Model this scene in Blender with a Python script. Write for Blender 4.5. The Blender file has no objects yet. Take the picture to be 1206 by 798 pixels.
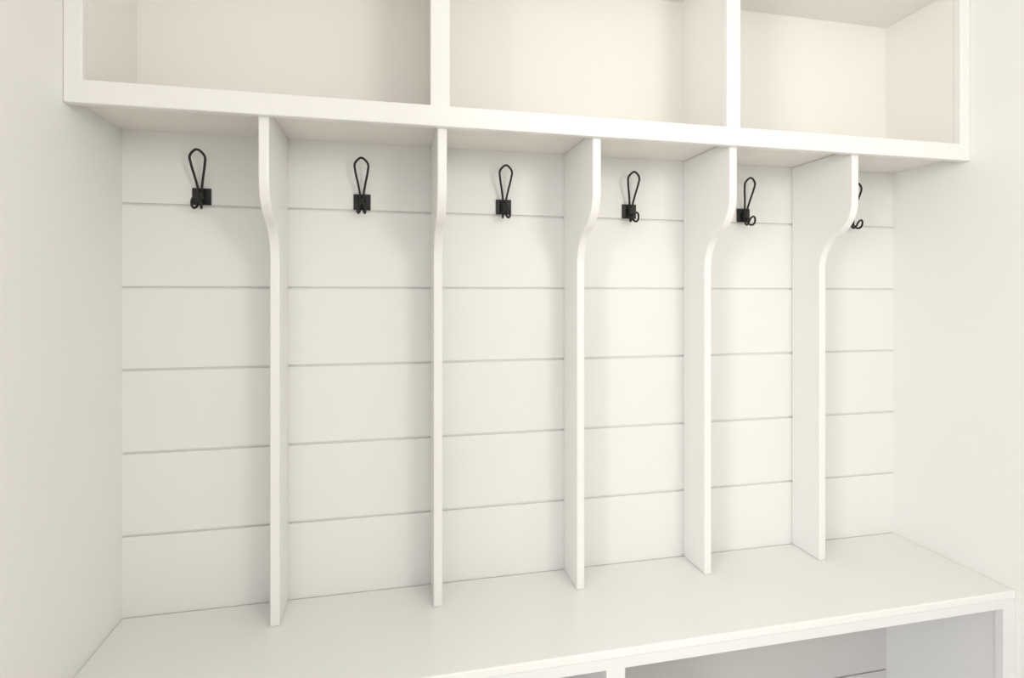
import bpy, bmesh, math
from mathutils import Vector, Matrix
sc = bpy.context.scene
sc.view_settings.view_transform = 'Standard'
sc.view_settings.look = 'None'
H = 1.32           # camera height above the floor
YW = 1.497         # face of the plank wall
XL, XR = -0.6303, 1.606

# ------------------------------------------------------------ materials
def paint(name, col, rough=0.45, bump=0.03, scale=60, var=0.005):
    m = bpy.data.materials.new(name); m.use_nodes = True
    nt = m.node_tree; b = nt.nodes["Principled BSDF"]
    tc = nt.nodes.new("ShaderNodeTexCoord")
    n = nt.nodes.new("ShaderNodeTexNoise"); n.inputs["Scale"].default_value = scale
    n.inputs["Detail"].default_value = 4
    nt.links.new(tc.outputs["Object"], n.inputs["Vector"])
    n2 = nt.nodes.new("ShaderNodeTexNoise"); n2.inputs["Scale"].default_value = 2.5
    nt.links.new(tc.outputs["Object"], n2.inputs["Vector"])
    r = nt.nodes.new("ShaderNodeValToRGB")
    r.color_ramp.elements[0].position = 0.3; r.color_ramp.elements[1].position = 0.7
    r.color_ramp.elements[0].color = tuple(max(0, c - var) for c in col) + (1,)
    r.color_ramp.elements[1].color = tuple(min(1, c + var) for c in col) + (1,)
    nt.links.new(n2.outputs["Fac"], r.inputs["Fac"])
    nt.links.new(r.outputs["Color"], b.inputs["Base Color"])
    bp = nt.nodes.new("ShaderNodeBump"); bp.inputs["Strength"].default_value = bump
    bp.inputs["Distance"].default_value = 0.002
    nt.links.new(n.outputs["Fac"], bp.inputs["Height"])
    nt.links.new(bp.outputs["Normal"], b.inputs["Normal"])
    b.inputs["Roughness"].default_value = rough
    return m
M_trim = paint("white_satin_paint", (0.855, 0.847, 0.826), 0.27)
M_cab = paint("cream_white_satin_paint", (0.875, 0.855, 0.805), 0.33)
M_plank = paint("white_plank_paint", (0.838, 0.831, 0.806), 0.38)
M_wall = paint("matte_wall_paint", (0.89, 0.882, 0.858), 0.7, 0.08, 180)
M_top = paint("bench_top_paint", (0.88, 0.870, 0.852), 0.17, 0.012)
M_bench = paint("cool_white_satin_paint", (0.81, 0.815, 0.825), 0.33)
M_back = paint("shaded_back_paint", (0.60, 0.59, 0.58), 0.45)  # darkened colour carries the shade at the back of the bench cubbies
M_ceil = paint("ceiling_paint", (0.88, 0.87, 0.85), 0.8)
M_floor = paint("floor_oak", (0.60, 0.56, 0.51), 0.5, 0.1, 20, 0.05)
M_black = paint("black_iron", (0.003, 0.003, 0.003), 0.5, 0.1, 300, 0.001)

# ------------------------------------------------------------ helpers
def link(o): sc.collection.objects.link(o); return o
def mesh_obj(name, bm, mat, bevel=0.0, smooth=False):
    bmesh.ops.recalc_face_normals(bm, faces=bm.faces)
    me = bpy.data.meshes.new(name); bm.to_mesh(me); bm.free()
    me.materials.append(mat)
    if smooth:
        for p in me.polygons: p.use_smooth = True
    o = link(bpy.data.objects.new(name, me))
    if bevel:
        md = o.modifiers.new("bevel", 'BEVEL'); md.width = bevel; md.segments = 2
        md.limit_method = 'ANGLE'; md.angle_limit = math.radians(50)
    return o
def box(bm, x0, x1, y0, y1, z0, z1):
    r = bmesh.ops.create_cube(bm, size=1)
    for v in r['verts']:
        v.co = Vector((x0 + (v.co.x + .5) * (x1 - x0), y0 + (v.co.y + .5) * (y1 - y0), z0 + (v.co.z + .5) * (z1 - z0)))
def prism_yz(bm, prof, x0, x1):
    a = [bm.verts.new((x0, y, z)) for y, z in prof]
    b = [bm.verts.new((x1, y, z)) for y, z in prof]
    bm.faces.new(a); bm.faces.new(list(reversed(b)))
    n = len(prof)
    for i in range(n):
        bm.faces.new((a[i], b[i], b[(i+1) % n], a[(i+1) % n]))
def grid_frame(bm, xs, zs, y0, y1, holes):
    vf = {}
    def V(i, j, k):
        if (i, j, k) not in vf: vf[(i, j, k)] = bm.verts.new((xs[i], (y0, y1)[k], zs[j]))
        return vf[(i, j, k)]
    nx, nz = len(xs)-1, len(zs)-1
    solid = lambda i, j: 0 <= i < nx and 0 <= j < nz and (i, j) not in holes
    for i in range(nx):
        for j in range(nz):
            if not solid(i, j): continue
            for k in (0, 1): bm.faces.new((V(i,j,k), V(i+1,j,k), V(i+1,j+1,k), V(i,j+1,k)))
            if not solid(i-1, j): bm.faces.new((V(i,j,0), V(i,j+1,0), V(i,j+1,1), V(i,j,1)))
            if not solid(i+1, j): bm.faces.new((V(i+1,j,0), V(i+1,j+1,0), V(i+1,j+1,1), V(i+1,j,1)))
            if not solid(i, j-1): bm.faces.new((V(i,j,0), V(i+1,j,0), V(i+1,j,1), V(i,j,1)))
            if not solid(i, j+1): bm.faces.new((V(i,j+1,0), V(i+1,j+1,0), V(i+1,j+1,1), V(i,j+1,1)))
def empty(name, loc):
    o = link(bpy.data.objects.new(name, None)); o.location = loc; o.empty_display_size = 0.05
    return o
def parent(c, p):
    c.parent = p; c.matrix_parent_inverse = Matrix.Translation(-Vector(p.location))
def structure(o): o["kind"] = "structure"; return o

# ------------------------------------------------------------ room shell
YN = -2.6; ZC = 2.6; XO = -3.2
bm = bmesh.new(); box(bm, XO, XL, .35, YW+.09, 0, ZC); structure(mesh_obj("wall_left", bm, M_wall))
bm = bmesh.new(); box(bm, XR, XR+.12, YN, YW+.09, 0, ZC); structure(mesh_obj("wall_right", bm, M_wall))
bm = bmesh.new(); box(bm, XO, XR+.12, YN, YW+.09, -.08, 0); structure(mesh_obj("floor", bm, M_floor))
bm = bmesh.new(); box(bm, XO, XR+.12, YN, YW+.09, ZC, ZC+.08); structure(mesh_obj("ceiling", bm, M_ceil))
grooves = [H + g for g in (-1.217, -.981, -.781, -.5815, -.382, -.1815, .018, .2195, .42, .62, .82, 1.02, 1.22)]
g = 0.0027; c = .0007
prof = [(YW+.08, 0), (YW, 0)]
for z in grooves:
    prof += [(YW, z-g-c), (YW+c, z-g), (YW+.006, z-g), (YW+.006, z+g), (YW+c, z+g), (YW, z+g+c)]
prof += [(YW, ZC), (YW+.08, ZC)]
bm = bmesh.new()
a = [bm.verts.new((XL, y, z)) for y, z in prof]; b = [bm.verts.new((XR, y, z)) for y, z in prof]
n = len(prof)
for i in range(n): bm.faces.new((a[i], b[i], b[(i+1) % n], a[(i+1) % n]))
structure(mesh_obj("wall_back", bm, M_plank))

# ------------------------------------------------------------ upper open cabinet
YF = 1.25; e = .0002
cab = empty("storage_cabinet", (XL/2+XR/2, YF, H+.38))
cab["label"] = "white painted wooden wall cabinet with three open cubbies above the dividers"
cab["category"] = "cabinet"
bm = bmesh.new()
x0, x1 = XL+e, XR-e
yb = YW-e
box(bm, x0, x1, YF+.02, yb, H+.397, H+.422)
box(bm, x0, x1, YF+.02, yb, H+.866, H+.886)
box(bm, x0, x1, yb-.006, yb, H+.422, H+.866)
for xa, xb in ((x0, -.5965), (.099, .119), (.845, .865), (1.5712, x1)):
    box(bm, xa, xb, YF+.02, yb-.006, H+.422, H+.866)
parent(mesh_obj("cabinet_body", bm, M_cab), cab)
bm = bmesh.new()
xs = [x0, -.5963, .0873, .1311, .833, .8728, 1.571, x1]
zs = [H+.380, H+.427, H+.872, H+.94]
grid_frame(bm, xs, zs, YF, YF+.02, {(1, 1), (3, 1), (5, 1)})
parent(mesh_obj("face_frame", bm, M_trim, .0025), cab)

# ------------------------------------------------------------ bench
YB = 1.132
ZT = H-.777
ben = empty("storage_bench", (XL/2+XR/2, YB, 0))
ben["label"] = "long white wooden bench with smooth seat and open shoe cubbies below"; ben["category"] = "bench"
bm = bmesh.new(); box(bm, XL+e, XR-e, YB, YW-e, ZT-.020, ZT)
top = mesh_obj("bench_top", bm, M_top, .003)
top["label"] = "smooth off-white painted seat board"
parent(top, ben)
zb = ZT-.020
bm = bmesh.new()
box(bm, x0, x1, YB+.024, yb, .015, .04)
for xa, xb in ((x0, -.60), (.473, .493), (1.5735, x1)):
    box(bm, xa, xb, YB+.024, yb, .04, zb-.0002)
parent(mesh_obj("bench_body", bm, M_bench), ben)
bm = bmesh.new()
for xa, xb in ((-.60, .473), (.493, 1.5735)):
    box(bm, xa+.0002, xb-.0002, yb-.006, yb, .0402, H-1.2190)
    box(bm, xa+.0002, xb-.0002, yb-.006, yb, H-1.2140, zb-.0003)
bp_ = mesh_obj("back_panel", bm, M_back); bp_["label"] = "grooved back boards, under-bench shade put into their grey-taupe colour"
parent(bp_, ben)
bm = bmesh.new()
grid_frame(bm, [x0, -.595, .4614, .5052, 1.566, x1], [0, .045, ZT-.045, zb-.0002], YB+.0022, YB+.024, {(1, 1), (3, 1)})
parent(mesh_obj("face_frame", bm, M_bench, .0015), ben)

# ------------------------------------------------------------ dividers
T = .0215
zt, z_hi, z_lo = H+.3968, H+.256, H+.076
yt, yl = 1.265, 1.382
dy, dz = (yl-yt)/2, (z_hi-z_lo)/2
R = (dy*dy+dz*dz)/(2*dy); A = math.asin(dz/R)
prof = [(YW-.0002, ZT+.0002), (yl, ZT+.0002)]
N = 24
for i in range(N+1):
    t = A*i/N
    prof.append((yl-R+R*math.cos(t), z_lo+R*math.sin(t)))
for i in range(N-1, -1, -1):
    t = A*i/N
    prof.append((yt+R-R*math.cos(t), z_hi-R*math.sin(t)))
prof += [(yt, zt), (YW-.0002, zt)]
bm = bmesh.new(); prism_yz(bm, prof, 0, T)
first = mesh_obj("divider_panel", bm, M_trim, .003)
divs = [first]
lx = (-.2760, .1045, .479, .8515, 1.2240)
for _ in lx[1:]:
    o = first.copy(); link(o); divs.append(o)
for o, x in zip(divs, lx):
    o.location.x = x
    o["label"] = "white wooden divider panel with curved front edge standing on the bench"
    o["category"] = "divider"; o["group"] = "dividers between the coat bays"

# ------------------------------------------------------------ hooks
def catmull(pts, per=8):
    out = []; n = len(pts)
    for i in range(n):
        p0, p1, p2, p3 = (Vector(pts[(i+k-1) % n]) for k in range(4))
        for j in range(per):
            t = j/per
            out.append(.5*((2*p1)+(p2-p0)*t+(2*p0-5*p1+4*p2-p3)*t*t+(3*p1-p0-3*p2+p3)*t**3))
    return out
def tube(bm, pts, r, seg=10):
    P = catmull(pts); n = len(P); rings = []
    nrm = None
    for i in range(n):
        tg = (P[(i+1) % n]-P[i-1]).normalized()
        if nrm is None: nrm = tg.orthogonal().normalized()
        nrm = (nrm - tg*nrm.dot(tg)).normalized(); bn = tg.cross(nrm)
        rings.append([bm.verts.new(P[i]+r*(math.cos(a)*nrm+math.sin(a)*bn)) for a in [2*math.pi*k/seg for k in range(seg)]])
    off = min(range(seg), key=lambda k: (rings[-1][0].co-rings[0][k].co).length)
    for i in range(n):
        A = rings[i]; B = rings[(i+1) % n]; d = off if i == n-1 else 0
        for k in range(seg):
            bm.faces.new((A[k], A[(k+1) % seg], B[(k+1+d) % seg], B[(k+d) % seg]))
def cyl(bm, r, d, mat):
    bmesh.ops.create_cone(bm, cap_ends=True, segments=20, radius1=r, radius2=r, depth=d, matrix=mat)
parts = []
bm = bmesh.new(); box(bm, -.0215, .0215, -.0045, -.0002, -.020, .021)
parts.append(("mounting_plate", mesh_obj("mounting_plate", bm, M_black, .001)))
bm = bmesh.new()
for k in range(4):
    cyl(bm, .0095-.0006*(k % 2), .0042, Matrix.Translation((0, -.0105, -.0063+.0042*k)))
parts.append(("wire_wrap", mesh_obj("wire_wrap", bm, M_black, .0008)))
bm = bmesh.new()
half = [(.0036, -.012, -.004), (.0042, -.016, .016), (.0090, -.023, .044), (.0152, -.031, .074), (.0160, -.036, .094)]
loop = half + [(0, -.039, .1080)] + [(-x, y, z) for x, y, z in reversed(half)]
tube(bm, loop, .0029)
parts.append(("wire_loop", mesh_obj("wire_loop", bm, M_black, smooth=True)))
bm = bmesh.new()
half = [(.0038, -.012, .002), (.004, -.015, -.014), (.0055, -.022, -.027), (.0085, -.033, -.032), (.0100, -.043, -.026), (.007, -.049, -.014)]
loop = half + [(0, -.051, -.009)] + [(-x, y, z) for x, y, z in reversed(half)]
tube(bm, loop, .0028)
parts.append(("lower_hook", mesh_obj("lower_hook", bm, M_black, smooth=True)))
for sx, sz in ((-.0155, .0145), (.0155, -.0145)):
    bm = bmesh.new()
    cyl(bm, .0032, .0016, Matrix.Translation((sx, -.0052, sz)) @ Matrix.Rotation(math.pi/2, 4, 'X'))
    parts.append(("screw", mesh_obj("screw", bm, M_black)))
bays = [(XL+lx[0])/2] + [(lx[i]+T+lx[i+1])/2 for i in range(4)] + [(lx[4]+T+XR)/2]
shift = [-.002, .002, .002, .001, .003, .006]
for k, bx in enumerate(bays):
    e0 = empty("coat_hook", (bx+shift[k], YW, H+.2415))
    e0["label"] = "black wire coat hook on a square plate screwed to the planks"
    e0["category"] = "coat hook"; e0["group"] = "coat hooks along the plank wall"
    for nm, p in parts:
        c = p if k == 0 else link(p.copy())
        c.parent = e0

# ------------------------------------------------------------ lights
def area(name, loc, target, size, size_y, power, col):
    l = bpy.data.lights.new(name, 'AREA'); l.shape = 'RECTANGLE'; l.size = size; l.size_y = size_y
    l.energy = power; l.color = col
    o = link(bpy.data.objects.new(name, l)); o.location = loc
    o.rotation_euler = (Vector(target)-Vector(loc)).to_track_quat('-Z', 'Y').to_euler()
area("window_light", (-2.2, -1.1, 1.65), (1.0, 1.3, 1.0), .8, 1.3, 45, (1, .998, .985))
area("warm_fill_light", (1.25, -.9, 1.95), (-.8, 1.0, 1.55), .6, .6, 13, (1, .965, .90))  # unseen warm fill, added to brighten the left wall and cubby
w = bpy.data.worlds.new("world"); sc.world = w; w.use_nodes = True
w.node_tree.nodes["Background"].inputs[0].default_value = (1, .996, .983, 1)
w.node_tree.nodes["Background"].inputs[1].default_value = 1.18

# ------------------------------------------------------------ camera
cd = bpy.data.cameras.new("camera"); cam = link(bpy.data.objects.new("camera", cd))
cd.sensor_width = 36; cd.lens = 650/1206*36; cd.shift_y = -52/1206; cd.clip_start = .02
cam.location = (0, 0, H); cam.rotation_euler = (math.pi/2, 0, -math.radians(12.4))
sc.camera = cam
